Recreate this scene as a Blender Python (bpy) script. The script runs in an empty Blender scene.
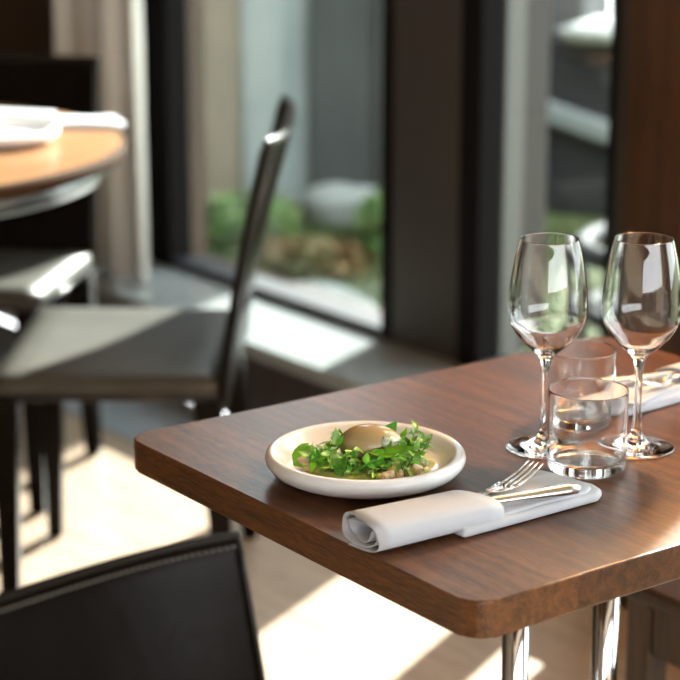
import bpy, bmesh, math, random
from mathutils import Vector, Matrix, Euler
random.seed(7)
R = math.radians
scene = bpy.context.scene
col = scene.collection

# ------------------------------------------------------------------ camera
cam_d = bpy.data.cameras.new('camera')
cam = bpy.data.objects.new('camera', cam_d)
col.objects.link(cam)
cam.location = (0, 0, 1.366)
cam.rotation_euler = (R(90 - 15.2), 0, 0)
cam_d.sensor_width = 36
cam_d.lens = 2000 / 680 * 36
cam_d.clip_start = 0.05
cam_d.dof.use_dof = True
cam_d.dof.focus_distance = 1.83
cam_d.dof.aperture_fstop = 5.2
scene.camera = cam

# ------------------------------------------------------------------ world, sun, exposure
world = bpy.data.worlds.new('sky')
scene.world = world
world.use_nodes = True
bg = world.node_tree.nodes['Background']
bg.inputs['Color'].default_value = (0.95, 0.975, 1.0, 1)
bg.inputs['Strength'].default_value = 4.0
SUN_AZ, SUN_EL = 62.0, 28.5
sun_d = bpy.data.lights.new('sun', 'SUN')
sun_d.energy = 22.0
sun_d.angle = R(0.7)
sun_d.color = (1.0, 0.96, 0.90)
sun = bpy.data.objects.new('sun', sun_d)
col.objects.link(sun)
sd = Vector((math.cos(R(SUN_AZ)) * math.cos(R(SUN_EL)), math.sin(R(SUN_AZ)) * math.cos(R(SUN_EL)), math.sin(R(SUN_EL))))
sun.rotation_euler = sd.to_track_quat('Z', 'Y').to_euler()
sun.location = sd * 20
vs = scene.view_settings
vs.view_transform = 'Standard'
vs.look = 'None'
vs.gamma = 1.0
vs.use_curve_mapping = False
vs.exposure = 0.85
scene.cycles.max_bounces = 24
scene.cycles.transmission_bounces = 24
scene.cycles.transparent_max_bounces = 24
scene.cycles.glossy_bounces = 8
scene.cycles.diffuse_bounces = 6

# ------------------------------------------------------------------ materials
MATS = {}

def mat(name, color, rough=0.5, metallic=0.0, noise=None, bump=None, stretch=(1, 1, 1), spec=0.5, **kw):
    """noise=(scale, second colour, detail); bump=(scale, strength)"""
    m = bpy.data.materials.new(name)
    m.use_nodes = True
    nt = m.node_tree
    b = nt.nodes['Principled BSDF']
    b.inputs['Base Color'].default_value = (*color, 1)
    b.inputs['Roughness'].default_value = rough
    b.inputs['Metallic'].default_value = metallic
    b.inputs['Specular IOR Level'].default_value = spec
    for k, v in kw.items():
        b.inputs[k.replace('_', ' ')].default_value = v
    tc = nt.nodes.new('ShaderNodeTexCoord')
    mp = nt.nodes.new('ShaderNodeMapping')
    mp.inputs['Scale'].default_value = stretch
    oi = nt.nodes.new('ShaderNodeObjectInfo')
    ml = nt.nodes.new('ShaderNodeMath'); ml.operation = 'MULTIPLY'; ml.inputs[1].default_value = 37.0
    nt.links.new(oi.outputs['Random'], ml.inputs[0])
    nt.links.new(tc.outputs['Object'], mp.inputs['Vector'])
    nt.links.new(ml.outputs[0], mp.inputs['Location'])
    if noise:
        n = nt.nodes.new('ShaderNodeTexNoise')
        n.inputs['Scale'].default_value = noise[0]
        n.inputs['Detail'].default_value = noise[2] if len(noise) > 2 else 3
        nt.links.new(mp.outputs[0], n.inputs['Vector'])
        r = nt.nodes.new('ShaderNodeValToRGB')
        r.color_ramp.elements[0].position = 0.35
        r.color_ramp.elements[1].position = 0.65
        r.color_ramp.elements[0].color = (*color, 1)
        r.color_ramp.elements[1].color = (*noise[1], 1)
        nt.links.new(n.outputs['Fac'], r.inputs['Fac'])
        nt.links.new(r.outputs['Color'], b.inputs['Base Color'])
    if bump:
        n2 = nt.nodes.new('ShaderNodeTexNoise')
        n2.inputs['Scale'].default_value = bump[0]
        n2.inputs['Detail'].default_value = 3
        nt.links.new(mp.outputs[0], n2.inputs['Vector'])
        bp = nt.nodes.new('ShaderNodeBump')
        bp.inputs['Strength'].default_value = bump[1]
        bp.inputs['Distance'].default_value = 0.004
        nt.links.new(n2.outputs['Fac'], bp.inputs['Height'])
        nt.links.new(bp.outputs['Normal'], b.inputs['Normal'])
    MATS[name] = m
    return m


def wood(name, dark, light, stretch, scale=1.0, rough=0.35, bump=0.12, per_object=0.0, spec=0.5):
    """grain runs along the axis with the small stretch value"""
    m = bpy.data.materials.new(name)
    m.use_nodes = True
    nt = m.node_tree
    L = nt.links.new
    b = nt.nodes['Principled BSDF']
    b.inputs['Roughness'].default_value = rough
    b.inputs['Specular IOR Level'].default_value = spec
    tc = nt.nodes.new('ShaderNodeTexCoord')
    oi = nt.nodes.new('ShaderNodeObjectInfo')
    ml = nt.nodes.new('ShaderNodeMath'); ml.operation = 'MULTIPLY'; ml.inputs[1].default_value = 53.0
    L(oi.outputs['Random'], ml.inputs[0])
    mp = nt.nodes.new('ShaderNodeMapping')
    mp.inputs['Scale'].default_value = stretch
    L(tc.outputs['Object'], mp.inputs['Vector'])
    L(ml.outputs[0], mp.inputs['Location'])
    n1 = nt.nodes.new('ShaderNodeTexNoise')
    n1.inputs['Scale'].default_value = 6 * scale
    n1.inputs['Detail'].default_value = 4
    n1.inputs['Distortion'].default_value = 0.6
    L(mp.outputs[0], n1.inputs['Vector'])
    n2 = nt.nodes.new('ShaderNodeTexNoise')
    n2.inputs['Scale'].default_value = 60 * scale
    n2.inputs['Detail'].default_value = 5
    L(mp.outputs[0], n2.inputs['Vector'])
    mx = nt.nodes.new('ShaderNodeMath'); mx.operation = 'MULTIPLY_ADD'
    mx.inputs[1].default_value = 0.55
    L(n2.outputs['Fac'], mx.inputs[0])
    m3 = nt.nodes.new('ShaderNodeMath'); m3.operation = 'MULTIPLY'; m3.inputs[1].default_value = 0.45
    L(n1.outputs['Fac'], m3.inputs[0])
    L(m3.outputs[0], mx.inputs[2])
    rp = nt.nodes.new('ShaderNodeValToRGB')
    rp.color_ramp.elements[0].position = 0.40
    rp.color_ramp.elements[1].position = 0.60
    rp.color_ramp.elements[0].color = (*dark, 1)
    rp.color_ramp.elements[1].color = (*light, 1)
    L(mx.outputs[0], rp.inputs['Fac'])
    if per_object:
        hs = nt.nodes.new('ShaderNodeHueSaturation')
        mr = nt.nodes.new('ShaderNodeMapRange')
        mr.inputs['To Min'].default_value = 1 - per_object
        mr.inputs['To Max'].default_value = 1 + per_object
        L(oi.outputs['Random'], mr.inputs['Value'])
        L(mr.outputs[0], hs.inputs['Value'])
        L(rp.outputs['Color'], hs.inputs['Color'])
        L(hs.outputs['Color'], b.inputs['Base Color'])
    else:
        L(rp.outputs['Color'], b.inputs['Base Color'])
    bp = nt.nodes.new('ShaderNodeBump')
    bp.inputs['Strength'].default_value = bump
    bp.inputs['Distance'].default_value = 0.002
    L(n2.outputs['Fac'], bp.inputs['Height'])
    L(bp.outputs['Normal'], b.inputs['Normal'])
    MATS[name] = m
    return m


wood('table_wood', (0.042, 0.0142, 0.0033), (0.150, 0.055, 0.0135), (1.2, 16, 16), rough=0.34, per_object=0.22, spec=0.46)
wood('dark_wood', (0.020, 0.008, 0.003), (0.060, 0.026, 0.010), (14, 14, 1.0), rough=0.45, per_object=0.1)
wood('pillar_wood', (0.018, 0.0075, 0.0026), (0.046, 0.020, 0.0075), (9, 9, 0.6), rough=0.5, per_object=0.1)
wood('round_wood', (0.20, 0.09, 0.035), (0.36, 0.18, 0.075), (1.2, 12, 12), rough=0.3, per_object=0.1)
wood('panel_wood', (0.018, 0.008, 0.004), (0.045, 0.022, 0.010), (12, 12, 0.7), rough=0.5)
wood('floor_wood', (0.24, 0.17, 0.115), (0.37, 0.28, 0.20), (1.0, 9, 9), rough=0.42, bump=0.05, spec=0.35)
mat('leather', (0.0050, 0.0030, 0.0018), 0.25, noise=(14, (0.006, 0.0045, 0.0036)), bump=(45, 0.10), spec=0.07)
mat('seat_leather', (0.048, 0.046, 0.038), 0.46, noise=(14, (0.058, 0.055, 0.046)), bump=(260, 0.14), spec=0.22)
mat('leather_edge', (0.010, 0.0075, 0.006), 0.28, bump=(300, 0.1), spec=0.3)
mat('thread', (0.10, 0.09, 0.075), 0.7)
mat('chrome', (0.75, 0.75, 0.76), 0.05, 1.0)
mat('steel', (0.86, 0.86, 0.86), 0.24, 1.0)
mat('satin_steel', (0.55, 0.56, 0.55), 0.35, 1.0)
mat('black_frame', (0.007, 0.006, 0.006), 0.8, spec=0.08)
mat('slate_frame', (0.026, 0.028, 0.034), 0.5)
mat('light_frame', (0.095, 0.090, 0.082), 0.5)
mat('pier_paint', (0.040, 0.033, 0.028), 0.7, noise=(3, (0.034, 0.028, 0.024)))
mat('wall_brown', (0.075, 0.045, 0.025), 0.7, noise=(2, (0.055, 0.033, 0.018)))
mat('wall_plaster', (0.42, 0.33, 0.25), 0.8, noise=(2, (0.38, 0.30, 0.22)))
mat('ceiling_wood', (0.55, 0.44, 0.32), 0.7, noise=(2, (0.5, 0.40, 0.29)))
mat('sill_stone', (0.24, 0.26, 0.26), 0.12, noise=(30, (0.28, 0.30, 0.30)), spec=0.9)
mat('grille_stone', (0.22, 0.25, 0.27), 0.30, noise=(20, (0.26, 0.29, 0.31)))
mat('curtain', (0.66, 0.63, 0.57), 0.9, bump=(400, 0.1))
mat('porcelain', (0.88, 0.895, 0.91), 0.12, spec=0.5)
mat('linen', (0.54, 0.565, 0.61), 0.9, bump=(900, 0.12), Sheen_Weight=0.2)
mat('linen_hem', (0.74, 0.75, 0.78), 0.9)
mat('grass', (0.045, 0.092, 0.020), 0.8, noise=(3, (0.085, 0.11, 0.032)))
mat('lawn', (0.038, 0.072, 0.018), 0.9, noise=(2.2, (0.075, 0.08, 0.03), 5))
mat('asphalt', (0.030, 0.030, 0.036), 0.6, noise=(40, (0.038, 0.038, 0.043)))
mat('rock', (0.27, 0.29, 0.28), 0.85, noise=(8, (0.20, 0.22, 0.215)), bump=(20, 0.5))
mat('pale_rock', (0.50, 0.52, 0.51), 0.8, noise=(8, (0.40, 0.42, 0.41)), bump=(20, 0.5))
mat('board_beige', (0.27, 0.225, 0.165), 0.8, noise=(4, (0.22, 0.185, 0.14)))
mat('board_pale', (0.27, 0.31, 0.31), 0.8, noise=(4, (0.22, 0.26, 0.265)))
mat('board_dark', (0.065, 0.072, 0.070), 0.8, noise=(4, (0.05, 0.056, 0.055)))
mat('shrub_leaf', (0.07, 0.17, 0.035), 0.6, noise=(9, (0.16, 0.24, 0.07)))
mat('shrub_rust', (0.20, 0.10, 0.04), 0.6, noise=(9, (0.12, 0.13, 0.04)))
mat('dark_render', (0.022, 0.022, 0.027), 0.7, noise=(5, (0.028, 0.028, 0.032)))
mat('grey_render', (0.12, 0.12, 0.12), 0.8, noise=(5, (0.10, 0.10, 0.10)))
mat('pale_rail', (0.22, 0.25, 0.26), 0.6, noise=(30, (0.30, 0.33, 0.34)))
mat('brass', (0.60, 0.36, 0.14), 0.35, 1.0)
mat('bulb', (1, .8, .5), 0.5, Emission_Color=(1, .62, .30, 1), Emission_Strength=12.0)  # glowing bulb of the added, unseen pendant lamp
mat('edge_wood', (0.045, 0.022, 0.010), 0.85, spec=0.08)
mat('bark', (0.05, 0.035, 0.025), 0.9)
mat('garden_metal', (0.035, 0.038, 0.040), 0.7, spec=0.1)
mat('garden_wood', (0.20, 0.085, 0.035), 0.6)
mat('leaf_bright', (0.24, 0.58, 0.030), 0.38, noise=(60, (0.12, 0.40, 0.02)), Subsurface_Weight=0.0)
mat('leaf_deep', (0.06, 0.28, 0.025), 0.36, noise=(60, (0.12, 0.40, 0.03)))
mat('leaf_pale', (0.30, 0.50, 0.14), 0.5, noise=(60, (0.20, 0.42, 0.09)))
mat('stem', (0.16, 0.30, 0.07), 0.5)
mat('sauce', (0.42, 0.50, 0.09), 0.25, noise=(90, (0.68, 0.68, 0.28)), bump=(120, 0.6))
mat('egg', (0.52, 0.40, 0.22), 0.2, noise=(25, (0.40, 0.29, 0.14)), Subsurface_Weight=0.25, Subsurface_Radius=(0.01, 0.006, 0.003))
mat('cream', (0.52, 0.60, 0.46), 0.18, noise=(60, (0.62, 0.66, 0.56)))
mat('crouton', (0.72, 0.52, 0.30), 0.8, noise=(120, (0.82, 0.70, 0.52)), bump=(300, 0.5))
mat('crumb', (0.52, 0.40, 0.11), 0.8, noise=(150, (0.34, 0.33, 0.08)), bump=(300, 0.5))


def glass(name, rough=0.0, tint=(1, 1, 1), ior=1.5):
    m = bpy.data.materials.new(name)
    m.use_nodes = True
    nt = m.node_tree
    nt.nodes.remove(nt.nodes['Principled BSDF'])
    g = nt.nodes.new('ShaderNodeBsdfGlass')
    g.inputs['Color'].default_value = (*tint, 1)
    g.inputs['Roughness'].default_value = rough
    g.inputs['IOR'].default_value = ior
    nt.links.new(g.outputs[0], nt.nodes['Material Output'].inputs['Surface'])
    MATS[name] = m


glass('glassware', ior=1.5)


def pane_mat():
    m = bpy.data.materials.new('window_glass')
    m.use_nodes = True
    nt = m.node_tree
    nt.nodes.remove(nt.nodes['Principled BSDF'])
    t = nt.nodes.new('ShaderNodeBsdfTransparent')
    t.inputs['Color'].default_value = (0.90, 0.94, 0.93, 1)
    g = nt.nodes.new('ShaderNodeBsdfGlossy')
    g.inputs['Roughness'].default_value = 0.01
    lw = nt.nodes.new('ShaderNodeLayerWeight')
    lw.inputs['Blend'].default_value = 0.5
    pw = nt.nodes.new('ShaderNodeMath'); pw.operation = 'POWER'; pw.inputs[1].default_value = 4.0
    nt.links.new(lw.outputs['Facing'], pw.inputs[0])
    f = nt.nodes.new('ShaderNodeMath'); f.operation = 'MULTIPLY_ADD'; f.inputs[1].default_value = 0.8; f.inputs[2].default_value = 0.035
    nt.links.new(pw.outputs[0], f.inputs[0])
    mx = nt.nodes.new('ShaderNodeMixShader')
    nt.links.new(f.outputs[0], mx.inputs[0])
    nt.links.new(t.outputs[0], mx.inputs[1])
    nt.links.new(g.outputs[0], mx.inputs[2])
    nt.links.new(mx.outputs[0], nt.nodes['Material Output'].inputs['Surface'])
    MATS['window_glass'] = m


pane_mat()

# ------------------------------------------------------------------ builders


def tag(o, label=None, cat=None, group=None, kind=None):
    if label: o['label'] = label
    if cat: o['category'] = cat
    if group: o['group'] = group
    if kind: o['kind'] = kind
    return o


def thing(name, label, cat, loc=(0, 0, 0), rz=0.0, group=None):
    o = bpy.data.objects.new(name, None)
    o.empty_display_size = 0.05
    col.objects.link(o)
    o.location = loc
    o.rotation_euler = (0, 0, rz)
    return tag(o, label, cat, group)


def link(name, me, m=None, parent=None, loc=None, rot=None):
    o = bpy.data.objects.new(name, me)
    col.objects.link(o)
    if m and not me.materials:
        me.materials.append(MATS[m])
    if parent: o.parent = parent
    if loc is not None: o.location = loc
    if rot is not None: o.rotation_euler = rot
    return o


def from_bm(name, bm, m, parent=None, smooth=False, loc=None, rot=None):
    me = bpy.data.meshes.new(name)
    bmesh.ops.recalc_face_normals(bm, faces=bm.faces)
    bm.to_mesh(me)
    bm.free()
    if smooth:
        for p in me.polygons: p.use_smooth = True
    return link(name, me, m, parent, loc, rot)


def data(name, verts, faces, m, parent=None, smooth=False, loc=None, rot=None):
    me = bpy.data.meshes.new(name)
    me.from_pydata(verts, [], faces)
    me.update()
    if smooth:
        for p in me.polygons: p.use_smooth = True
    return link(name, me, m, parent, loc, rot)


def box_bm(x0, x1, y0, y1, z0, z1, bevel=0.0, seg=2):
    bm = bmesh.new()
    bmesh.ops.create_cube(bm, size=1)
    for v in bm.verts:
        v.co = Vector(((x0 + x1) / 2 + v.co.x * (x1 - x0), (y0 + y1) / 2 + v.co.y * (y1 - y0), (z0 + z1) / 2 + v.co.z * (z1 - z0)))
    if bevel:
        bmesh.ops.bevel(bm, geom=bm.edges[:], offset=bevel, segments=seg, profile=0.5, affect='EDGES')
    return bm


def box(name, dims, m, parent=None, bevel=0.0, seg=2, loc=None, rot=None):
    return from_bm(name, box_bm(*dims, bevel=bevel, seg=seg), m, parent, False, loc, rot)


def prism_bm(poly, z0, z1):
    bm = bmesh.new()
    a = [bm.verts.new((x, y, z0)) for x, y in poly]
    b = [bm.verts.new((x, y, z1)) for x, y in poly]
    n = len(poly)
    bm.faces.new(a[::-1])
    bm.faces.new(b)
    for i in range(n):
        bm.faces.new((a[i], a[(i + 1) % n], b[(i + 1) % n], b[i]))
    return bm


def lathe(name, prof, m, parent=None, seg=64, loc=None, close=False, smooth=True):
    verts, faces, rings = [], [], []
    for r, z in prof:
        if r < 1e-6:
            rings.append([len(verts)]); verts.append((0, 0, z))
        else:
            rings.append(list(range(len(verts), len(verts) + seg)))
            for k in range(seg):
                a = 2 * math.pi * k / seg
                verts.append((r * math.cos(a), r * math.sin(a), z))
    pairs = list(zip(rings, rings[1:]))
    if close: pairs.append((rings[-1], rings[0]))
    for A, B in pairs:
        for k in range(seg):
            k2 = (k + 1) % seg
            if len(A) == 1 and len(B) == 1: continue
            if len(A) == 1: faces.append((A[0], B[k2], B[k]))
            elif len(B) == 1: faces.append((A[k], A[k2], B[0]))
            else: faces.append((A[k], A[k2], B[k2], B[k]))
    me = bpy.data.meshes.new(name)
    me.from_pydata(verts, [], faces)
    bm = bmesh.new(); bm.from_mesh(me)
    bmesh.ops.recalc_face_normals(bm, faces=bm.faces)
    bm.to_mesh(me); bm.free()
    if smooth:
        for p in me.polygons: p.use_smooth = True
    return link(name, me, m, parent, loc)


def tube(name, pts, r, m, parent=None, seg=8, loc=None, rot=None, flat=1.0):
    """tube along pts; r a number or list"""
    pts = [Vector(p) for p in pts]
    n = len(pts)
    rs = r if isinstance(r, (list, tuple)) else [r] * n
    verts, faces = [], []
    up = Vector((0, 0, 1))
    for i, p in enumerate(pts):
        d = (pts[min(i + 1, n - 1)] - pts[max(i - 1, 0)]).normalized()
        u = up if abs(d.z) < 0.95 else Vector((0, 1, 0))
        s = d.cross(u).normalized()
        t = s.cross(d).normalized()
        for k in range(seg):
            a = 2 * math.pi * k / seg
            verts.append(p + s * math.cos(a) * rs[i] + t * math.sin(a) * rs[i] * flat)
    for i in range(n - 1):
        for k in range(seg):
            k2 = (k + 1) % seg
            faces.append((i * seg + k, i * seg + k2, (i + 1) * seg + k2, (i + 1) * seg + k))
    faces.append(tuple(range(seg))[::-1])
    faces.append(tuple(range((n - 1) * seg, n * seg)))
    return data(name, verts, faces, m, parent, True, loc, rot)


def copy_tree(o, parent=None):
    c = o.copy()
    col.objects.link(c)
    c.parent = parent
    for ch in o.children:
        copy_tree(ch, c)
    return c


WALL = R(-53.1301)      # the window wall's own frame: x along the wall, y outwards, z up


def wbox(name, dims, m, kind='structure', bevel=0.0, parent=None):
    o = from_bm(name, box_bm(*dims, bevel=bevel), m, parent)
    if parent is None:
        o.rotation_euler = (0, 0, WALL)
        if kind: o['kind'] = kind
    return o


def wpos(t, w, z=0.0):
    return Vector((0.6 * t + 0.8 * w, -0.8 * t + 0.6 * w, z))


# ------------------------------------------------------------------ the room
wbox('floor', (-6.5, 3.5, -3.5, 2.40, -0.12, 0.0), 'floor_wood')
wbox('ceiling', (-6.5, 3.5, -3.5, 3.05, 2.75, 2.87), 'ceiling_wood')
wbox('wall_back', (-6.5, 3.5, -3.62, -3.5, -0.12, 2.87), 'wall_plaster')
wbox('wall_left', (-6.62, -6.5, -3.62, 2.9, -0.12, 2.87), 'wall_brown')
wbox('wall_right', (3.5, 3.62, -3.62, 2.9, -0.12, 0.95), 'wall_plaster')
wbox('wall_right_header', (3.5, 3.62, -3.62, 2.9, 2.45, 2.87), 'wall_plaster')
wbox('wall_window', (-6.5, -4.47, 2.62, 2.9, 0.0, 2.75), 'wall_brown')
wbox('wall_header', (-6.5, 3.5, 2.60, 2.92, 2.45, 2.75), 'wall_brown')
# plinth below the sill
wbox('wall_plinth', (-6.5, -2.345, 2.42, 2.90, 0.0, 0.165), 'panel_wood')
wbox('wall_plinth', (-1.783, 3.5, 2.42, 2.90, 0.0, 0.165), 'panel_wood')
# wide stone sill
wbox('trim_1', (-6.4, -2.342, 2.40, 2.745, 0.166, 0.20), 'sill_stone', bevel=0.004)
wbox('trim_2', (-1.786, 3.4, 2.40, 2.745, 0.166, 0.20), 'sill_stone', bevel=0.004)
# grey stone strip in the floor along the window
wbox('trim_3', (-6.4, -2.35, 2.14, 2.399, 0.0005, 0.004), 'grille_stone')
# pier between the two windows
wbox('wall_pier', (-3.353, -3.125, 2.655, 2.90, 0.202, 2.448), 'pier_paint', bevel=0.004)
wbox('trim_4', (-3.090, -3.057, 2.717, 2.770, 0.202, 2.448), 'light_frame', bevel=0.003)


def window(n, t0, t1, label, left=0.05, right=0.05):
    w = thing('window_%d' % n, None, None, (0, 0, 0), WALL)
    w['kind'] = 'structure'
    z0, z1 = 0.201, 2.448
    box('stile', (t0, t0 + left, 2.65, 2.715, z0, z1), 'black_frame', w, 0.003)
    box('stile', (t1 - right, t1, 2.65, 2.715, z0, z1), 'black_frame', w, 0.003)
    box('bottom_rail', (t0 + left, t1 - right, 2.655, 2.735, z0, z0 + 0.022), 'slate_frame', w, 0.003)
    box('top_rail', (t0 + left, t1 - right, 2.655, 2.735, z1 - 0.06, z1), 'black_frame', w, 0.003)
    box('pane', (t0 + left - 0.005, t1 - right + 0.005, 2.692, 2.698, z0 + 0.018, z1 - 0.055), 'window_glass', w)
    return w


wbox('trim_5', (-4.468, -4.375, 2.60, 2.75, 0.202, 2.448), 'slate_frame', bevel=0.004)
window(1, -4.374, -3.355, '', 0.12, 0.03)
window(2, -3.122, -2.672, '', 0.064, 0.02)
wbox('trim_6', (-2.671, -2.622, 2.65, 2.71, 0.202, 2.448), 'pier_paint')
window(3, -2.621, -1.30, '', 0.02)
window(4, -1.298, 0.10, '')
wbox('wall_window_right', (0.102, 2.6, 2.62, 2.9, 0.2, 2.448), 'wall_brown')
window(5, 2.602, 3.48, '')

# wooden pillar, floor to ceiling, clad in wide vertical boards
pil = thing('wall_pillar', None, None, (0, 0, 0), WALL)
pil['kind'] = 'structure'
pt0, pt1, pw0, pw1 = -2.335, -1.793, 2.34, 2.60
box('core', (pt0 + .012, pt1 - .012, pw0 + .012, pw1 - .012, 0.001, 2.748), 'dark_wood', pil)
for k in range(4):
    a = pt0 + k * 0.1355
    box('board', (a + 0.0006, a + 0.1349, pw0, pw0 + 0.0118, 0.002, 2.747), 'pillar_wood', pil, 0.0012, 1)
for k in range(2):
    a = pw0 + 0.0125 + k * 0.124
    box('board', (pt0, pt0 + 0.0118, a, a + 0.123, 0.002, 2.747), 'pillar_wood', pil, 0.0012, 1)
    box('board', (pt1 - 0.0118, pt1, a, a + 0.123, 0.002, 2.747), 'pillar_wood', pil, 0.0012, 1)

# ------------------------------------------------------------------ outside
o = data('ground', [wpos(-8, 2.9, -.02), wpos(8, 2.9, -.02), wpos(8, 24, -.02), wpos(-8, 24, -.02)], [(0, 1, 2, 3)], 'lawn')
o['kind'] = 'structure'
# grass blades
gv, gf = [], []
for i in range(9000):
    x = random.uniform(-0.9, 1.6); y = random.uniform(4.0, 6.5)
    if 0.8 * x + 0.6 * y < 2.98: continue
    a = random.uniform(0, math.pi); h = random.uniform(.03, .075); wd = .004
    dx, dy = math.cos(a) * wd, math.sin(a) * wd
    lx, ly = random.uniform(-.03, .03), random.uniform(-.03, .03)
    b = len(gv)
    gv += [(x - dx, y - dy, -.02), (x + dx, y + dy, -.02), (x + lx, y + ly, -.02 + h)]
    gf.append((b, b + 1, b + 2))
g = data('grass_blades', gv, gf, 'grass')
tag(g, 'short green grass growing outside behind the window', 'grass', kind='stuff')


def rock(loc, sx, sy, sz, label, m='rock', seed=1):
    rnd = random.Random(seed)
    bm = bmesh.new()
    bmesh.ops.create_icosphere(bm, subdivisions=3, radius=1)
    ph = [rnd.uniform(0, 6) for _ in range(6)]
    for v in bm.verts:
        c = v.co
        k = 1 + .10 * math.sin(3 * c.x + ph[0]) + .09 * math.sin(4 * c.y + ph[1]) + .08 * math.sin(5 * c.z + ph[2]) + .05 * math.sin(9 * c.x + 7 * c.y + ph[3])
        z = c.z * k
        v.co = Vector((c.x * k * sx, c.y * k * sy, max(z, -.55) * sz + .55 * sz))
    o = from_bm('garden_rock', bm, m, smooth=True, loc=loc)
    tag(o, label, 'rock', 'rocks in the garden')
    return o


rock((-.09, 5.42, -.02), .19, .12, .045, 'low flat pale rock on the lawn just behind the window rail', 'rock', 3)
rock((0.03, 6.62, -.02), .16, .12, .085, 'rounded grey rock at the foot of the board fence', 'rock', 5)
# dark garden wall with a pale upper part
gw = thing('garden_wall', 'dark garden wall with grey upper part seen between pier and pillar', 'wall', (.46, 6.98, -.02), R(-31))
box('base', (0, .70, -.04, .30, 0, .60), 'dark_render', gw, .01)
box('upper_wall', (0, .415, .02, .24, .601, 2.9), 'grey_render', gw, .01)
rl = box('sloping_rail', (-.02, .62, -.085, -.041, -.035, .035), 'pale_rail', gw, .012)
rl.location = (.02, 0, .43); rl.rotation_euler = (0, R(14), 0)
rock((.97, 6.69, .581), .22, .10, .05, 'white rounded stone lying on the ledge of the dark garden wall', 'pale_rock', 9)

# vertical board fence behind the garden
fence = thing('board_fence', 'fence of upright beige, pale grey and dark boards behind the garden', 'fence', (0, 6.95, -.02), 0)
x = -1.75
k = 0
while x < 0.42:
    wdt = 0.118
    xc = x + wdt / 2
    m = 'board_beige' if xc < -.37 else ('board_pale' if xc < -.09 else 'board_dark')
    if k % 5 == 3 and xc > -.3: m = 'board_pale' if m == 'board_dark' and xc < .0 else m
    box('board', (x - .006, x + wdt + .006, (k % 2) * .023, (k % 2) * .023 + .022, 0, 2.1), m, fence, .002, 1)
    x += wdt
    k += 1
for zz in (.35, 1.1, 1.85):
    box('rail', (-1.75, .44, .046, .08, zz, zz + .07), 'bark', fence)


def shrub(name, loc, r, h, n, m, label, seed):
    rnd = random.Random(seed)
    t = thing(name, label, 'shrub', loc, 0, 'shrubs in the garden')
    sv, sf = [], []
    lv, lf = [], []
    for i in range(n):
        a = rnd.uniform(0, 2 * math.pi); q = r * math.sqrt(rnd.random()); z = h * rnd.uniform(.15, 1) * (1 - .4 * (q / r) ** 2)
        c = Vector((q * math.cos(a), q * math.sin(a), z))
        L = rnd.uniform(.025, .05)
        d = Vector((rnd.uniform(-1, 1), rnd.uniform(-1, 1), rnd.uniform(-.2, .8))).normalized()
        s = d.cross(Vector((rnd.uniform(-1, 1), rnd.uniform(-1, 1), rnd.uniform(-1, 1)))).normalized() * L * .3
        b = len(lv)
        lv += [c - d * L, c + s, c + d * L, c - s]
        lf.append((b, b + 1, b + 2, b + 3))
    data('foliage', lv, lf, m, t)
    for i in range(7):
        a = i * .9; p = Vector((r * .55 * math.cos(a), r * .55 * math.sin(a), h * .8))
        tube('stem', [(0, 0, 0), p * .5 + Vector((0, 0, .02)), p], [.006, .004, .002], 'bark', t, 5)
    return t


shrub('garden_shrub', (-.30, 6.35, -.02), .16, .16, 420, 'shrub_leaf', 'small leafy green shrub in front of the pale fence boards', 1)
shrub('garden_shrub', (.22, 6.20, -.02), .17, .22, 520, 'shrub_leaf', 'bright green shrub before the dark fence boards', 2)
shrub('garden_shrub', (-.10, 5.86, -.02), .20, .10, 420, 'shrub_rust', 'low rust-brown and green shrub between rock and lawn', 3)

# metal garden armchair seen between the two wine glasses
gc = thing('garden_armchair', 'grey metal garden armchair with curved rails on the lawn outside', 'chair', (.79, 4.42, -.02), R(20))


def arc(cx, cy, z, r, a0, a1, n=18, dz=0.0):
    return [(cx + r * math.cos(R(a0 + (a1 - a0) * i / n)), cy + r * math.sin(R(a0 + (a1 - a0) * i / n)), z + dz * math.sin(math.pi * i / n)) for i in range(n + 1)]


tube('back_rail', arc(0, 0, .40, .24, 60, 330), .024, 'garden_metal', gc, 10)
tube('seat_rail', arc(0, 0, .25, .22, 0, 360, 28), .022, 'garden_metal', gc, 10)
lathe('seat', [(0, .242), (.19, .242), (.198, .25), (.19, .264), (0, .268)], 'garden_wood', gc, 32)
for a in (70, 150, 235, 320):
    c, s = math.cos(R(a)), math.sin(R(a))
    tube('leg', [(c * .24, s * .24, .001), (c * .237, s * .237, .25), (c * .24, s * .24, .40)], .014, 'garden_metal', gc, 8)

# ------------------------------------------------------------------ curtain
cu = thing('curtain', 'pale beige full-length curtain hanging beside the window', 'curtain', (0, 0, 0), WALL)
cv, cf = [], []
N = 90
c0, c1 = -4.54, -4.125
zs = [.208, .8, 1.5, 2.2, 2.62]
for i in range(N + 1):
    t = c0 + (c1 - c0) * i / N
    ph = i / N * 2 * math.pi * 3.6
    w = 2.49 + .035 * math.sin(ph) + .012 * math.sin(ph * 2.3 + 1)
    for zz in zs:
        cv.append((t + .004 * math.sin(zz * 3 + i), w + .006 * math.sin(zz * 2 + i * .3), zz))
    for zz in zs:
        pass
nz = len(zs)
for i in range(N):
    for j in range(nz - 1):
        a = i * nz + j
        cf.append((a, a + nz, a + nz + 1, a + 1))
fab = data('fabric', cv, cf, 'curtain', cu, True)
sm = fab.modifiers.new('thick', 'SOLIDIFY'); sm.thickness = .003
tube('rod', [(-5.4, 2.49, 2.65), (-4.1, 2.49, 2.65)], .012, 'black_frame', cu, 10)

# ------------------------------------------------------------------ main table
TA = R(36.4)
table = thing('dining_table', 'dark oak dining table laid with a plate, glasses and napkins', 'table', (0.109, 1.491, 0), TA)
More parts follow.
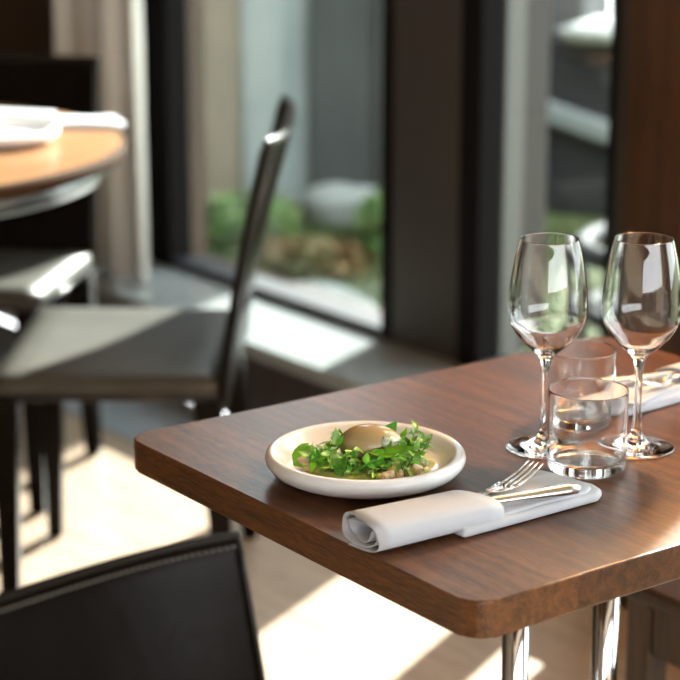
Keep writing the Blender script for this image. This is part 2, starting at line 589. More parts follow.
# local x: along the long side (away to the right), local y: along the short side (away to the left)
LX, LY, ZT, TH = 0.668, 0.550, 0.74, 0.033


def rounded(x0, x1, y0, y1, r, n=8, corners=(1, 1, 1, 1)):
    pts = []
    for ci, (cx, cy, a0) in enumerate(((x1 - r, y1 - r, 0), (x0 + r, y1 - r, 90), (x0 + r, y0 + r, 180), (x1 - r, y0 + r, 270))):
        if corners[ci]:
            for k in range(n + 1):
                a = R(a0 + 90 * k / n)
                pts.append((cx + r * math.cos(a), cy + r * math.sin(a)))
        else:
            pts.append(((x1, y1), (x0, y1), (x0, y0), (x1, y0))[ci])
    return pts


nb = 6
for k in range(nb):
    x0, x1 = LX * k / nb, LX * (k + 1) / nb
    cor = (k == nb - 1, k == 0, k == 0, k == nb - 1)
    poly = rounded(x0, x1, 0, LY, .022, 8, cor)
    bm = prism_bm(poly, ZT - TH, ZT)
    ed = []
    for e in bm.edges:
        a, b = e.verts
        if abs(a.co.z - b.co.z) > 1e-6: continue
        mx = (a.co.x + b.co.x) / 2
        if k < nb - 1 and abs(mx - x1) < 1e-5: continue
        if k > 0 and abs(mx - x0) < 1e-5: continue
        ed.append(e)
    bmesh.ops.bevel(bm, geom=ed, offset=.0022, segments=3, profile=.5, affect='EDGES')
    # local grain axis runs along y: rotate the object so that its own x is the grain
    for v in bm.verts:
        v.co = Vector((v.co.y, -v.co.x, v.co.z))
    from_bm('board', bm, 'table_wood', table, False, None, (0, 0, R(90)))
box('batten', (.10, LX - .10, .12, .17, ZT - TH - .022, ZT - TH - .0002), 'dark_wood', table)
box('batten', (.10, LX - .10, LY - .17, LY - .12, ZT - TH - .022, ZT - TH - .0002), 'dark_wood', table)


def tloc(x, y):   # world -> table local
    dx, dy = x - .109, y - 1.491
    return (dx * math.cos(TA) + dy * math.sin(TA), -dx * math.sin(TA) + dy * math.cos(TA))


p1, p2 = tloc(.184, 1.94), tloc(.286, 2.0)
for p in (p1, p2):
    tube('pole', [(p[0], p[1], .03), (p[0], p[1], ZT - TH - .0235)], .0142, 'chrome', table, 28)
cx, cy = (p1[0] + p2[0]) / 2, (p1[1] + p2[1]) / 2
box('top_plate', (cx - .15, cx + .15, cy - .15, cy + .15, ZT - TH - .028, ZT - TH - .0222), 'black_frame', table)
box('base_plate', (cx - .21, cx + .21, cy - .19, cy + .19, .001, .03), 'satin_steel', table, .006)

# ------------------------------------------------------------------ leather chair
SW, SDP, SH, BH = 0.50, 0.38, 0.455, 0.845


def make_chair(label):
    ch = thing('leather_chair', label, 'chair')
    # seat: slightly dished cushion over a frame
    nx, ny = 14, 12
    bm = bmesh.new()
    top = []
    for j in range(ny + 1):
        for i in range(nx + 1):
            u, v = i / nx * 2 - 1, j / ny * 2 - 1
            x = u * (SW / 2) * (1 - .03 * (1 - (v + 1) / 2))
            y = v * SDP / 2
            e = max(abs(u), abs(v))
            z = SH - .010 * (1 - u * u) * (1 - v * v) - (.010 * max(0, e - .9) / .1)
            top.append(bm.verts.new((x, y, z)))
    W_ = nx + 1
    for j in range(ny):
        for i in range(nx):
            a = j * W_ + i
            bm.faces.new((top[a], top[a + 1], top[a + W_ + 1], top[a + W_]))
    ring = [j for j in range(nx)] + [nx + W_ * j for j in range(ny)] + [ny * W_ + nx - j for j in range(nx)] + [W_ * (ny - j) for j in range(ny)]
    low = [bm.verts.new((top[i].co.x * 1.006, top[i].co.y * 1.006, SH - .038)) for i in ring]
    n = len(ring)
    for k in range(n):
        bm.faces.new((top[ring[k]], low[k], low[(k + 1) % n], top[ring[(k + 1) % n]]))
    bm.faces.new(low)
    seat = from_bm('seat', bm, 'seat_leather', ch, True)
    seat.data.polygons[-1].use_smooth = False
    # lower welt of the seat
    hw, hd = SW / 2 + .001, SDP / 2 + .001
    q = [(-hw * .97, -hd, SH - .037), (-hw, hd, SH - .037), (hw, hd, SH - .037), (hw * .97, -hd, SH - .037)]
    for a, b in ((0, 1), (1, 2), (2, 3)):
        tube('welt', [q[a], q[b]], .0045, 'leather_edge', seat, 8)
    # legs: tapering, leather covered
    for sx in (-1, 1):
        for sy in (-1, 1):
            tx, ty = sx * (SW / 2 - .026), sy * (SDP / 2 - .024)
            bx, by = tx + sx * .004, ty + (-.035 if sy < 0 else .006)
            bm = bmesh.new()
            r0, r1 = (.024, .022), (.016, .014)
            vs0 = [bm.verts.new((bx + a * r1[0], by + b * r1[1], 0.0)) for a, b in ((-1, -1), (1, -1), (1, 1), (-1, 1))]
            vs1 = [bm.verts.new((tx + a * r0[0], ty + b * r0[1], SH - .037)) for a, b in ((-1, -1), (1, -1), (1, 1), (-1, 1))]
            bm.faces.new(vs0[::-1]); bm.faces.new(vs1)
            for k in range(4):
                bm.faces.new((vs0[k], vs0[(k + 1) % 4], vs1[(k + 1) % 4], vs1[k]))
            bmesh.ops.bevel(bm, geom=bm.edges[:], offset=.004, segments=2, profile=.5, affect='EDGES')
            from_bm('leg', bm, 'leather', ch)
    # backrest: curved shell
    nx, nz = 26, 16
    z0, z1 = SH - .045, BH
    TH_ = .0095

    def bp(u, v, side):
        # u -1..1 across, v 0..1 up
        wd = SW / 2 * (1.0 - .02 * v)
        x = u * wd
        z = z0 + (z1 - z0) * v - .004 * v * v * (1 - u * u)
        y = -SDP / 2 - .004 - .103 * v ** 1.25 + .030 * v * (abs(u) ** 3.5)
        rr = max(0, max(abs(u) - .95, 0) / .05)
        tk = TH_ * math.sqrt(max(.06, 1 - .9 * rr * rr)) if rr else TH_
        rv = max(0, (v - .965) / .035)
        tk *= math.sqrt(max(.10, 1 - .9 * rv * rv)) * (1 - .40 * v)
        return Vector((x, y + side * tk, z))
    us = [-1 + 2 * i / nx for i in range(nx + 1)]
    us[1] = -.985; us[-2] = .985; us.insert(2, -.955); us.insert(-2, .955)
    vv = [i / nz for i in range(nz)] + [.965, .985, .995, 1.0]
    bm = bmesh.new()
    nU, nV = len(us), len(vv)
    F = [[bm.verts.new(bp(u, v, 1)) for u in us] for v in vv]
    B = [[bm.verts.new(bp(u, v, -1)) for u in us] for v in vv]
    for j in range(nV - 1):
        for i in range(nU - 1):
            bm.faces.new((F[j][i], F[j][i + 1], F[j + 1][i + 1], F[j + 1][i]))
            bm.faces.new((B[j][i], B[j + 1][i], B[j + 1][i + 1], B[j][i + 1]))
        bm.faces.new((F[j][0], F[j + 1][0], B[j + 1][0], B[j][0]))
        bm.faces.new((F[j][-1], B[j][-1], B[j + 1][-1], F[j + 1][-1]))
    for i in range(nU - 1):
        bm.faces.new((F[0][i], B[0][i], B[0][i + 1], F[0][i + 1]))
        bm.faces.new((F[-1][i], F[-1][i + 1], B[-1][i + 1], B[-1][i]))
    back = from_bm('backrest', bm, 'leather', ch, True)
    # raised seams down both sides and along the top, on the rear face
    for u in (-1, 1):
        tube('side_seam', [bp(u * .995, v, -.95) for v in vv], .0028, 'leather_edge', back, 6)
        tube('side_seam', [bp(u * .985, v, 1.0) for v in vv[:-3]], .0022, 'leather_edge', back, 6)
    tube('top_seam', [bp(u, .997, -.9) for u in us], .0018, 'leather_edge', back, 6)
    tube('top_seam', [bp(u, .997, .9) for u in us], .0018, 'leather_edge', back, 6)
    # stitches
    sv, sf = [], []
    ns = 92
    for k in range(2 * ns):
        side = -1 if k < ns else 1
        u = -.97 + 1.94 * (k % ns) / ns
        a, b = bp(u, .982, side), bp(u + .012, .982, side)
        c = (a + b) / 2
        d = (b - a).normalized()
        up = Vector((0, -.25, .97))
        nrm = Vector((0, side, 0))
        L, w = .0016, .0007
        s = len(sv)
        for e in (0, 1):
            for (p, q_) in ((-1, -1), (1, -1), (1, 1), (-1, 1)):
                sv.append(c + d * p * L + up * q_ * w + nrm * (e * .0012 - .0002))
        sf += [(s, s + 1, s + 2, s + 3), (s + 4, s + 7, s + 6, s + 5)] + [(s + i, s + 4 + i, s + 4 + (i + 1) % 4, s + (i + 1) % 4) for i in range(4)]
    st = data('stitching', sv, sf, 'thread', back)
    st['kind'] = 'stuff'
    return ch


GRP = 'black leather chairs'
ch1 = make_chair('black leather chair with stitched back in the foreground, lower left corner')
tag(ch1, group=GRP)
fa = 314.0
ch1.rotation_euler = (0, 0, R(fa - 90))
fv = Vector((math.cos(R(fa)), math.sin(R(fa)), 0)); rt = Vector((math.sin(R(fa)), -math.cos(R(fa)), 0))
corner = Vector((-.074, 1.378, 0))
ch1.location = corner + fv * (SDP / 2 + .076) + rt * (SW / 2 - .006)


def chair_at(x, y, face, label):
    c = copy_tree(ch1)
    c.location = (x, y, 0)
    c.rotation_euler = (0, 0, R(face - 90))
    c['label'] = label
    return c


chair_at(-.378, 3.37, 178.5, 'black leather chair in side view with a sunlit patch on its seat')
chair_at(-.790, 3.940, 260, 'black leather chair behind the round table, in front of the curtain')

# ------------------------------------------------------------------ wooden chair at the far end of the table
wc = thing('wooden_chair', 'dark wooden chair with square legs, half hidden under the table end at right', 'chair', wpos(-1.40, 1.87), WALL)
for sx in (-1, 1):
    box('leg', (sx * .2 - .019, sx * .2 + .019, -.215, -.177, 0, .425), 'dark_wood', wc, .004)
    box('leg', (sx * .2 - .018, sx * .2 + .018, .177, .213, 0, .84), 'dark_wood', wc, .004)
box('front_rail', (-.18, .18, -.21, -.185, .352, .425), 'dark_wood', wc, .002)
box('back_rail', (-.18, .18, .185, .21, .352, .425), 'dark_wood', wc, .002)
for sx in (-1, 1):
    box('side_rail', (sx * .2 - .012, sx * .2 + .012, -.177, .177, .352, .425), 'dark_wood', wc, .002)
    box('stretcher', (sx * .2 - .010, sx * .2 + .010, -.177, .177, .16, .19), 'dark_wood', wc, .002)
box('seat', (-.23, .23, -.235, .176, .4255, .452), 'pillar_wood', wc, .008, 3)
for k in range(3):
    box('slat', (-.181, .181, .188, .204, .56 + k * .095, .62 + k * .095), 'dark_wood', wc, .003)

# ------------------------------------------------------------------ round table at left
RC = (-.955, 3.63)
rtb = thing('round_table', 'round wooden table with metal rim standing in sunlight at left', 'table', (RC[0], RC[1], 0))
for k in range(9):     # strips of a round top
    rr = .552
    y0, y1 = -rr + 2 * rr * k / 9, -rr + 2 * rr * (k + 1) / 9
    pts = []
    n = 10
    for i in range(n + 1):
        y = y0 + (y1 - y0) * i / n
        pts.append((math.sqrt(max(0, rr * rr - y * y)), y))
    for i in range(n, -1, -1):
        y = y0 + (y1 - y0) * i / n
        pts.append((-math.sqrt(max(0, rr * rr - y * y)), y))
    cl = []
    for p in pts:
        if not cl or (abs(p[0] - cl[-1][0]) + abs(p[1] - cl[-1][1])) > 1e-5: cl.append(p)
    if abs(cl[0][0] - cl[-1][0]) + abs(cl[0][1] - cl[-1][1]) < 1e-5: cl.pop()
    from_bm('board', prism_bm(cl, .7235, .75), 'round_wood', rtb)
lathe('edge_band', [(.5525, .7235), (.558, .7265), (.560, .737), (.558, .747), (.5525, .75)], 'edge_wood', rtb, 96, close=True)
lathe('apron_ring', [(.50, .685), (.515, .685), (.52, .69), (.52, .723), (.50, .723)], 'satin_steel', rtb, 96, close=True)
lathe('column', [(0, .03), (.04, .03), (.04, .67), (.16, .684), (.16, .7232), (0, .7232)], 'chrome', rtb, 48)
lathe('base', [(0, .001), (.26, .001), (.26, .012), (.05, .032), (0, .032)], 'satin_steel', rtb, 64)


def plate_profile(s=1.0):
    P = [(0, .0045), (.056, .0045), (.060, .0005), (.066, .0005), (.070, .003), (.082, .0065), (.0905, .011), (.0945, .0165), (.0955, .0205),
         (.0945, .0245), (.0915, .0270), (.0875, .0272), (.0840, .0250), (.0800, .0195), (.0750, .0140), (.068, .0110), (.05, .0100), (0, .0098)]
    return [(a * s, b) for a, b in P]


o = lathe('dinner_plate', plate_profile(1.12), 'porcelain', None, 64, (-.625, 3.66, .7505))
tag(o, 'empty white plate in bright sun on the round table', 'plate')

# ------------------------------------------------------------------ main plate and food
PC = Vector((.0243, 1.806, ZT + .0003))
o = lathe('dinner_plate', plate_profile(), 'porcelain', None, 96, PC)
tag(o, 'white plate with thick rounded rim holding green salad', 'plate')

FZ = PC.z + .0100          # inner floor of the plate
# sauce: flat irregular pool
sv, sf = [(0, 0, .0055)], []
ns, nr = 48, 6
for j in range(1, nr + 1):
    for k in range(ns):
        a = 2 * math.pi * k / ns
        rr = .0640 * (1 + .05 * math.sin(3 * a + 1) + .035 * math.sin(7 * a)) * j / nr
        h = .0055 * (1 - (j / nr) ** 4) + .0008 * math.sin(5 * a + j) * (1 - j / nr) + (.0005 if j < nr else .0)
        sv.append((rr * math.cos(a), rr * math.sin(a), h))
for k in range(ns):
    sf.append((0, 1 + k, 1 + (k + 1) % ns))
    for j in range(nr - 1):
        a, b = 1 + j * ns + k, 1 + j * ns + (k + 1) % ns
        sf.append((a, a + ns, b + ns, b))
o = data('green_sauce', sv, sf, 'sauce', None, True, (PC.x, PC.y, FZ + .0006))
tag(o, 'pool of pale green sauce covering the bottom of the plate', 'sauce')

# egg
eg = thing('poached_egg', 'glossy brown egg-shaped piece in the middle of the salad', 'egg', (PC.x + .005, PC.y + .008, FZ + .0025))
bm = bmesh.new()
bmesh.ops.create_uvsphere(bm, u_segments=32, v_segments=20, radius=1)
for v in bm.verts:
    c = v.co
    t = (c.x + 1) / 2
    wv = 1 + .10 * (0.5 - t)
    v.co = Vector((c.x * .0305, c.y * .0225 * wv, (c.z * .0185 * wv) + .0180))
from_bm('body', bm, 'egg', eg, True)
bm = bmesh.new()
bmesh.ops.create_uvsphere(bm, u_segments=24, v_segments=14, radius=1)
for v in bm.verts:
    c = v.co
    k = 1 + .08 * math.sin(4 * c.x + 2) + .07 * math.sin(6 * c.y)
    v.co = Vector((c.x * .0125 * k + .0165, c.y * .014 * k - .007, c.z * .008 * k + .0235))
from_bm('cream', bm, 'cream', eg, True)


def leaf_mesh(L, W, curl=.3, fold=.25, tip=1.0, wav=.0, nu=9, nv=5, seed=0):
    """leaf along +x from the origin, thickness real but slight"""
    rnd = random.Random(seed)
    ph = rnd.uniform(0, 6)
    V, F = [], []
    for i in range(nu):
        u = i / (nu - 1)
        wd = W * (math.sin(math.pi * min(1, u ** .70 * .97 + .03)) ** (.95 * tip)) * (1 - .35 * u ** 3) * .5
        x = L * math.sin(curl * u * 1.6) / (curl * 1.6) if curl else L * u
        z = L * (1 - math.cos(curl * u * 1.6)) / (curl * 1.6) if curl else 0
        for j in range(nv):
            s = j / (nv - 1) * 2 - 1
            V.append((x, s * wd * (1 - .15 * fold), z + abs(s) * wd * fold + wav * W * math.sin(7 * u + ph + (2 if s > 0 else 0)) * abs(s)))
    for i in range(nu - 1):
        for j in range(nv - 1):
            a = i * nv + j
            F.append((a, a + nv, a + nv + 1, a + 1))
    return V, F


def big_leaf(loc, az, el, roll, L, W, m, label, curl=.6, fold=.4, wav=.12, seed=0):
    V, F = leaf_mesh(L, W, curl, fold, 1.0, wav, 12, 7, seed)
    o = data('salad_leaf', V, F, m, None, True)
    o.rotation_euler = (Matrix.Rotation(R(az), 3, 'Z') @ Matrix.Rotation(R(-el), 3, 'Y') @ Matrix.Rotation(R(roll), 3, 'X')).to_euler()
    o.location = PC + Vector(loc)
    s = o.modifiers.new('thick', 'SOLIDIFY'); s.thickness = .0004
    tag(o, label, 'leaf', 'large salad leaves')
    return o


# offsets from the plate centre: x right, y away, z up
big_leaf((-.067, -.014, .015), 18, 34, 40, .054, .034, 'leaf_bright', 'broad bright green leaf at the left edge of the salad', -1.2, .55, .16, 1)
big_leaf((-.052, -.024, .016), 2, 26, 35, .040, .024, 'leaf_bright', 'folded green leaf lying on top of the leftmost leaf', -.9, .6, .15, 2)
big_leaf((.014, .020, .026), 40, 46, 60, .028, .019, 'leaf_deep', 'pointed leaf standing up behind the egg', .3, .5, .05, 3)
big_leaf((.002, -.022, .031), -8, -8, 24, .052, .015, 'leaf_bright', 'long arched leaf lying across the front right of the egg', .55, .45, .10, 4)
big_leaf((-.018, -.030, .030), 232, -40, 15, .026, .020, 'leaf_deep', 'dark green leaf drooping in front of the left salad', -.4, .4, .12, 5)
big_leaf((-.008, -.038, .020), 8, 4, -20, .026, .016, 'leaf_deep', 'small dark leaf at the front below the egg', .6, .4, .10, 6)
big_leaf((-.012, .026, .036), 4, 18, 0, .026, .012, 'leaf_bright', 'green leaf tip showing over the top of the egg', -.8, .3, .05, 7)
big_leaf((-.028, -.004, .034), 96, 68, 0, .016, .009, 'leaf_pale', 'round leaflet sticking up left of the egg', .3, .2, .02, 8)
big_leaf((-.028, -.004, .033), 168, 30, 0, .020, .006, 'leaf_pale', 'thin curved leaflet reaching left above the salad', -.8, .2, .02, 9)

# little sprigs
lmesh = []
for i in range(5):
    V, F = leaf_mesh(.0085 + .0012 * i, .0048 + .0008 * (i % 3), .7 if i % 2 else -.6, .35, 1.0, .05, 5, 3, 20 + i)
    for m in ('leaf_bright', 'leaf_deep', 'leaf_pale'):
        me = bpy.data.meshes.new('leaflet')
        me.from_pydata(V, [], F); me.update()
        for p in me.polygons: p.use_smooth = True
        me.materials.append(MATS[m])
        lmesh.append(me)


def sprig(loc, az, lean, h, nl, seed, label):
    rnd = random.Random(seed)
    t = thing('herb_sprig', label, 'herb', PC + Vector(loc), R(az), 'small herb sprigs in the salad')
    pts = []
    for i in range(5):
        u = i / 4
        pts.append((h * lean * u ** 1.6, .003 * math.sin(3 * u + seed), h * u * (1 - .25 * lean * u)))
    tube('stem', pts, [.0006, .0006, .0005, .0005, .0003], 'stem', t, 5)
    for i in range(nl):
        u = 1.0 if i == 0 else rnd.uniform(.35, .98)
        k = min(3, int(u * 4)); f = u * 4 - k
        p = Vector(pts[k]).lerp(Vector(pts[k + 1]), f)
        o = link('leaf', rnd.choice(lmesh), None, t, p)
        o.rotation_euler = (rnd.uniform(-.6, .6), rnd.uniform(-.9, .35), rnd.uniform(0, 6.28))
        s = rnd.uniform(.9, 1.5)
        o.scale = (s, s, s)
    return t


rs = random.Random(42)
spots = []
for i in range(17):       # dense bunch right of the egg
    spots.append((rs.uniform(.012, .050), rs.uniform(-.030, .036), 'right of the egg'))
for i in range(12):       # front and left
    spots.append((rs.uniform(-.044, -.002), rs.uniform(-.040, -.010), 'in front and left of the egg'))
for i in range(6):
    spots.append((rs.uniform(-.038, -.022), rs.uniform(.0, .03), 'behind the left leaves'))
for i in range(6):
    spots.append((rs.uniform(.0, .035), rs.uniform(-.044, -.024), 'along the front rim of the plate'))
for i, (sx, sy, where) in enumerate(spots):
    if math.hypot(sx, sy) > .058: sx *= .85; sy *= .85
    hh = rs.uniform(.016, .030)
    if -.024 < sx < .022 and sy < 0: hh *= .58
    sprig((sx, sy, .0125), rs.uniform(0, 360), rs.uniform(.2, .9), hh, rs.randint(6, 9), i,
          'tiny green herb sprig in the salad ' + where)

# croutons and crumbs
cr = [(-.0585, -.012, .0095, 'cube-shaped pale crouton at the far left edge of the salad'), (-.046, -.006, .0085, 'pale crouton leaning below the broad left leaf'),
      (-.0505, -.004, .0075, 'small crouton behind the left edge of the salad'), (.0225, -.046, .0075, 'pale crouton at the front rim below the right leaves'),
      (.031, -.0445, .0070, 'creamy crouton just right of another at the front rim'), (.0475, -.032, .0085, 'orange-brown crouton at the right edge of the salad'),
      (.0555, -.012, .0065, 'browned crumb farthest right on the plate'), (.041, -.037, .0075, 'greenish nut piece beside the orange crouton'),
      (-.0395, -.022, .0060, 'small pale crumb in front of the left leaf'), (.011, -.049, .0060, 'small yellow crumb at the front rim of the salad'),
          (-.0545, -.022, .0075, 'pale crouton lying in front of the broad left leaf'), (-.0465, -.028, .0065, 'yellowish crumb at the front left of the sauce'),
          (.017, -.0500, .0065, 'cream crumb at the front rim just left of two croutons'),
          (-.034, .022, .0060, 'yellow crumb at the back left of the salad'), (.048, .010, .0060, 'yellow-green crumb behind the right herbs')]
for i, (sx, sy, s, lb) in enumerate(cr):
    s *= 1.15
    bm = box_bm(-s / 2, s / 2, -s * .42, s * .42, -s * .4, s * .4, s * .16, 2)
    rnd = random.Random(i)
    for v in bm.verts:
        v.co *= 1 + rnd.uniform(-.07, .07)
    o = from_bm('crouton', bm, 'crumb' if i in (2, 7, 8, 9, 11, 13, 14) else 'crouton', None, False, PC + Vector((sx, sy, .0105 + .0045 + s * .36)),
                (rnd.uniform(-.4, .4), rnd.uniform(-.4, .4), rnd.uniform(0, 3)))
    tag(o, lb, 'crouton', 'croutons in the salad')

# ------------------------------------------------------------------ napkins with cutlery


def napkin_parts(parent):
    """x along the roll, y across, z up; wrap from 0 to 0.122, flap to 0.25"""
    # rolled wrap: spiral section
    path = []
    turns = 2.35
    n = 64
    for i in range(n + 1):
        u = i / n
        a = -math.pi * .42 - u * turns * 2 * math.pi
        k = 1 - .60 * u ** .9
        e = .72
        ca, sa = math.cos(a), math.sin(a)
        px = math.copysign(abs(ca) ** e, ca) * .0305 * k
        pz = math.copysign(abs(sa) ** e, sa) * .0155 * k
        if pz < 0: pz *= .9
        path.append((.0290 + px + .002 * u, .0160 + pz - .0016 * u))
    th = .0011
    nx = 9
    V, F = [], []
    for ix in range(nx):
        s = ix / (nx - 1)
        for k, (y, z) in enumerate(path):
            y1, z1 = path[min(k + 1, n)]; y0, z0 = path[max(k - 1, 0)]
            d = Vector((y1 - y0, z1 - z0)).normalized()
            nrm = Vector((-d.y, d.x))
            squash = 1 - .14 * s
            x = s * .122 + (.004 * math.sin(k * .4) * (1 - s)) * .6 - s * .010 * (y - .0265) / .027
            x += (-.006 * (k / n)) * (0 if s > .01 else -1) * 1.0
            for sd in (0, 1):
                yy, zz = y + nrm.x * th * sd, z + nrm.y * th * sd
                V.append((x, yy * (1 + .02 * s) - .004 * s, max(.0004, zz * squash)))
    w2 = 2 * (n + 1)
    for ix in range(nx - 1):
        for k in range(n):
            a = ix * w2 + 2 * k
            F.append((a, a + 2, a + w2 + 2, a + w2))
            F.append((a + 1, a + w2 + 1, a + w2 + 3, a + 3))
    for k in range(n):
        for ix in (0, nx - 1):
            a = ix * w2 + 2 * k
            F.append((a, a + 1, a + 3, a + 2))
    bm = bmesh.new()
    vs_ = [bm.verts.new(v) for v in V]
    for f in F:
        bm.faces.new([vs_[i] for i in f])
    from_bm('rolled_cloth', bm, 'linen', parent, True)
    # flap: soft folded layers
    for li, (poly, z0, z1, bv) in enumerate((
            ([(.085, -.006), (.238, -.006), (.250, .002), (.253, .016), (.247, .034), (.228, .052), (.180, .050), (.085, .050)], .0005, .0095, .0040),
            ([(.085, -.001), (.228, .000), (.241, .007), (.243, .020), (.236, .040), (.222, .060), (.196, .052), (.160, .044), (.085, .044)], .0075, .0120, .0020))):
        bm = prism_bm(poly, z0, z1)
        bmesh.ops.bevel(bm, geom=[e for e in bm.edges], offset=bv, segments=4, profile=.5, affect='EDGES')
        bmesh.ops.triangulate(bm, faces=[f for f in bm.faces if len(f.verts) > 4])
        bmesh.ops.subdivide_edges(bm, edges=[e for e in bm.edges if e.calc_length() > .02], cuts=2, use_grid_fill=False)
        for v in bm.verts:
            v.co.z += .0010 * math.sin(v.co.x * 70 + v.co.y * 60 + li) * (1 if v.co.z > .003 else 0) + li * .0045 * max(0, (v.co.y - .03) / .03)
            v.co.z = max(v.co.z, .0003)
        from_bm('folded_layer', bm, 'linen', parent, True)


def make_cutlery(base_name_label, loc, rz, grp_fork, grp_knife, lab_fork, lab_knife):
    M = Matrix.Translation(loc) @ Matrix.Rotation(rz, 4, 'Z')
    # knife with its handle out of the napkin
    kn = thing('table_knife', lab_knife, 'knife', M @ Vector((.130, .016, .0172)), rz + R(-13), 'table knives')
    prof = [(-.045, .0055), (0, .0058), (.03, .0064), (.06, .0074), (.084, .0082), (.093, .0076), (.097, .0050), (.0982, 0)]
    V, F = [], []
    sg = 12
    for x, r in prof:
        for k in range(sg):
            a = 2 * math.pi * k / sg
            V.append((x, math.cos(a) * max(r, .0002), .0028 + math.sin(a) * max(r, .0002) * .68))
    for i in range(len(prof) - 1):
        for k in range(sg):
            F.append((i * sg + k, i * sg + (k + 1) % sg, (i + 1) * sg + (k + 1) % sg, (i + 1) * sg + k))
    F.append(tuple(range(sg))[::-1])
    data('handle', V, F, 'steel', kn, True)
    bm = prism_bm([(-.1, -.005), (-.0455, -.0055), (-.0455, .0055), (-.09, .006), (-.1, .002)], .0020, .0034)
    from_bm('blade', bm, 'steel', kn)
    # fork with its tines out of the napkin
    fk = thing('table_fork', lab_fork, 'fork', M @ Vector((.152, .0305, .0172)), rz + R(10), 'table forks')
    tube('handle', [(-.095, 0, .002), (-.06, 0, .002), (-.03, 0, .003), (-.004, 0, .004)], [.005, .0042, .003, .0026], 'steel', fk, 10, flat=.5)
    # head plate
    us = [0, .25, .5, .75, 1.0]
    V, F = [], []
    for u in us:
        x = -.006 + .028 * u
        hw = .0026 + (.0098 - .0026) * math.sin(u * math.pi / 2)
        zc = .004 - .0022 * math.sin(u * math.pi * .8)
        for s in (-1, -.5, 0, .5, 1):
            V.append((x, s * hw, zc + .0018 * s * s)); 
    m = len(V)
    V += [(a, b, c + .0013) for a, b, c in V]
    for i in range(4):
        for j in range(4):
            a = i * 5 + j
            F.append((a, a + 1, a + 6, a + 5)); F.append((m + a, m + a + 5, m + a + 6, m + a + 1))
    rim = [0, 1, 2, 3, 4, 9, 14, 19, 24, 23, 22, 21, 20, 15, 10, 5]
    for i in range(len(rim)):
        a, b = rim[i], rim[(i + 1) % len(rim)]
        F.append((a, m + a, m + b, b))
    data('head', V, F, 'steel', fk, True)
    for j in range(4):
        y = (-1 + 2 * j / 3) * .0085
        pts = []
        for i in range(7):
            u = i / 6
            pts.append((.0215 + .042 * u, y * (1 - .05 * u), .0040 + .0125 * u ** 1.5))
        tube('tine', pts, [.0014, .0014, .0013, .0012, .0011, .0009, .0005], 'steel', fk, 8, flat=.8)


O = Vector((.0325, 1.589, ZT + .0003))
nk = thing('rolled_napkin', 'rolled white linen napkin in front of the salad plate', 'napkin', O, TA, 'rolled napkins')
napkin_parts(nk)
nk.scale = (1.05, 1.05, 1.05)
make_cutlery('', O, TA, '', '', 'steel fork with upturned tines resting on the front napkin', 'steel knife with its handle sticking out of the front napkin')
# the far one is turned round
O2 = wpos(-1.475, 1.672, ZT + .0003)
RZ2 = TA + math.pi + R(2)
O2 = O2 + Vector((0, 0, 0))
nk2 = copy_tree(nk)
nk2.location = O2; nk2.rotation_euler = (0, 0, RZ2)
nk2['label'] = 'rolled white napkin behind the glasses at the right edge'
make_cutlery('', O2, RZ2, '', '', 'steel fork on the napkin behind the wine glasses', 'steel knife on the napkin behind the wine glasses')
# napkin on the round table
nk3 = copy_tree(nk)
nk3.location = (-.68, 3.83, .7505); nk3.rotation_euler = (0, 0, R(-4))
nk3['label'] = 'rolled white napkin beside the plate on the round table'

# ------------------------------------------------------------------ glasses


def smooth_profile(P, n=6):
    out = []
    m = len(P)
    for i in range(m - 1):
        p0, p1, p2, p3 = P[max(i - 1, 0)], P[i], P[i + 1], P[min(i + 2, m - 1)]
        for k in range(n):
            t = k / n
            q = []
            for d in (0, 1):
                q.append(.5 * (2 * p1[d] + (p2[d] - p0[d]) * t + (2 * p0[d] - 5 * p1[d] + 4 * p2[d] - p3[d]) * t * t + (3 * p1[d] - p0[d] - 3 * p2[d] + p3[d]) * t ** 3))
            out.append((max(q[0], 0), q[1]))
    out.append(P[-1])
    return out


GH = .2135


def wine_glass(loc, label):
    t = thing('wine_glass', label, 'wine glass', loc, 0, 'wine glasses')
    outer = smooth_profile([(.0375, .0008), (.0376, .0018), (.034, .0030), (.022, .0050), (.012, .0085), (.0062, .015), (.0042, .028), (.0037, .050), (.0039, .075), (.0052, .088), (.0095, .0965),
                            (.0200, .1060), (.0300, .1170), (.0365, .1290), (.0391, .1430), (.0385, .1580), (.0362, .1770), (.0330, .1950), (.0295, .2095), (.0288, GH - .0008)], 5)
    inner = smooth_profile([(.0280, GH - .0008), (.0287, .2095), (.0322, .1950), (.0354, .1770), (.0377, .1580), (.0383, .1430), (.0357, .1290), (.0290, .1180), (.0190, .1075), (.0085, .1005), (.003, .0991), (0, .0990)], 5)
    prof = [(0, .0012), (.010, .0012), (.030, .0007), (.0365, .0004)] + outer + [(.02865, GH - .0003), (.0284, GH), (.02815, GH - .0003)] + inner
    # clean foot underside
    o = lathe('body', prof, 'glassware', t, 72)
    # one mesh: bowl, stem and foot are blown in one piece
    return t


def single(t):
    return t


def wine(loc, label):
    t = wine_glass(loc, label)
    ch = t.children[0]
    ch.parent = None
    ch.location = loc
    ch.name = 'wine_glass'
    tag(ch, label, 'wine glass', 'wine glasses')
    bpy.data.objects.remove(t)
    return ch


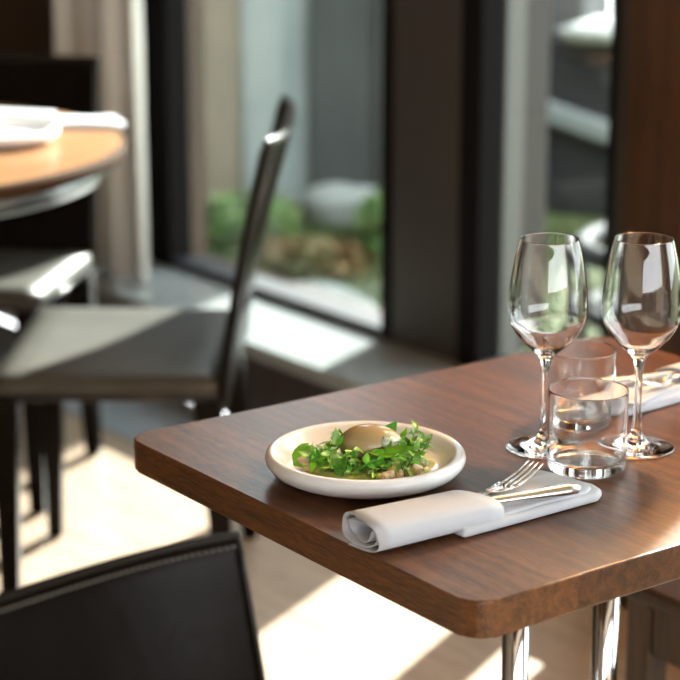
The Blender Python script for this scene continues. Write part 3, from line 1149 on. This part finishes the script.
wine((.2030, 1.893, ZT + .0003), 'empty wine glass on the left, farther from the pillar')
wine((.2945, 1.893, ZT + .0003), 'empty wine glass on the right, in front of the wooden pillar')


def tumbler(loc, label):
    r, h = .0382, .080
    prof = ([(0, .0010), (r - .012, .0009), (r - .006, .0006), (r - .004, .0006), (r - .0022, .0012), (r - .0010, .0026), (r - .0004, .0048), (r - .0002, .0075), (r - .0001, .010)]
            + [(r, .012 + (h - .0145) * k / 8) for k in range(9)] + [(r, h - .0015), (r, h - .0008), (r - .0002, h - .0002), (r - .0005, h), (r - .0008, h - .0002), (r - .0010, h - .0008), (r - .0010, h - .0015)]
            + [(r - .0011 - .0003 * k / 8, h - .0025 - (h - .0185) * k / 8) for k in range(9)] + [(r - .0017, .0145), (r - .0025, .0125), (r - .0040, .0108), (r - .0065, .0096), (r - .011, .0088), (r - .02, .0084), (0, .0083)])
    o = lathe('water_tumbler', prof, 'glassware', None, 72, loc)
    tag(o, label, 'tumbler', 'water tumblers')
    return o


tumbler((.2375, 1.831, ZT + .0003), 'clear water tumbler nearest the front, beside the fork')
tumbler((.2450, 1.975, ZT + .0003), 'clear water tumbler behind the other one, between the wine glasses')

# ------------------------------------------------------------------ unseen pendant lamp, added to give the table wood warm light
PL = (.44, 2.28, 1.34)
pl = thing('added_pendant_lamp', 'added brass dome pendant lamp, out of view over the far end of the dining table', 'lamp', PL)
lathe('shade', [(.150, 0), (.152, .002), (.140, .05), (.10, .10), (.04, .128), (.015, .132), (.015, .129), (.038, .125), (.098, .097), (.137, .048), (.1485, .002)], 'brass', pl, 48, close=True)
lathe('bulb', [(0, .030), (.016, .035), (.022, .050), (.020, .070), (.012, .085), (.012, .12), (0, .12)], 'bulb', pl, 24)
tube('cord', [(0, 0, .13), (0, 0, 2.749 - PL[2])], .003, 'black_frame', pl, 6)
ld = bpy.data.lights.new('added_warm_light', 'POINT')  # added warm source, outside the camera view
ld.energy = 13; ld.color = (1.0, .66, .36); ld.shadow_soft_size = .03
lo = bpy.data.objects.new('added_warm_light', ld); col.objects.link(lo); lo.location = (PL[0], PL[1], PL[2] + .012)
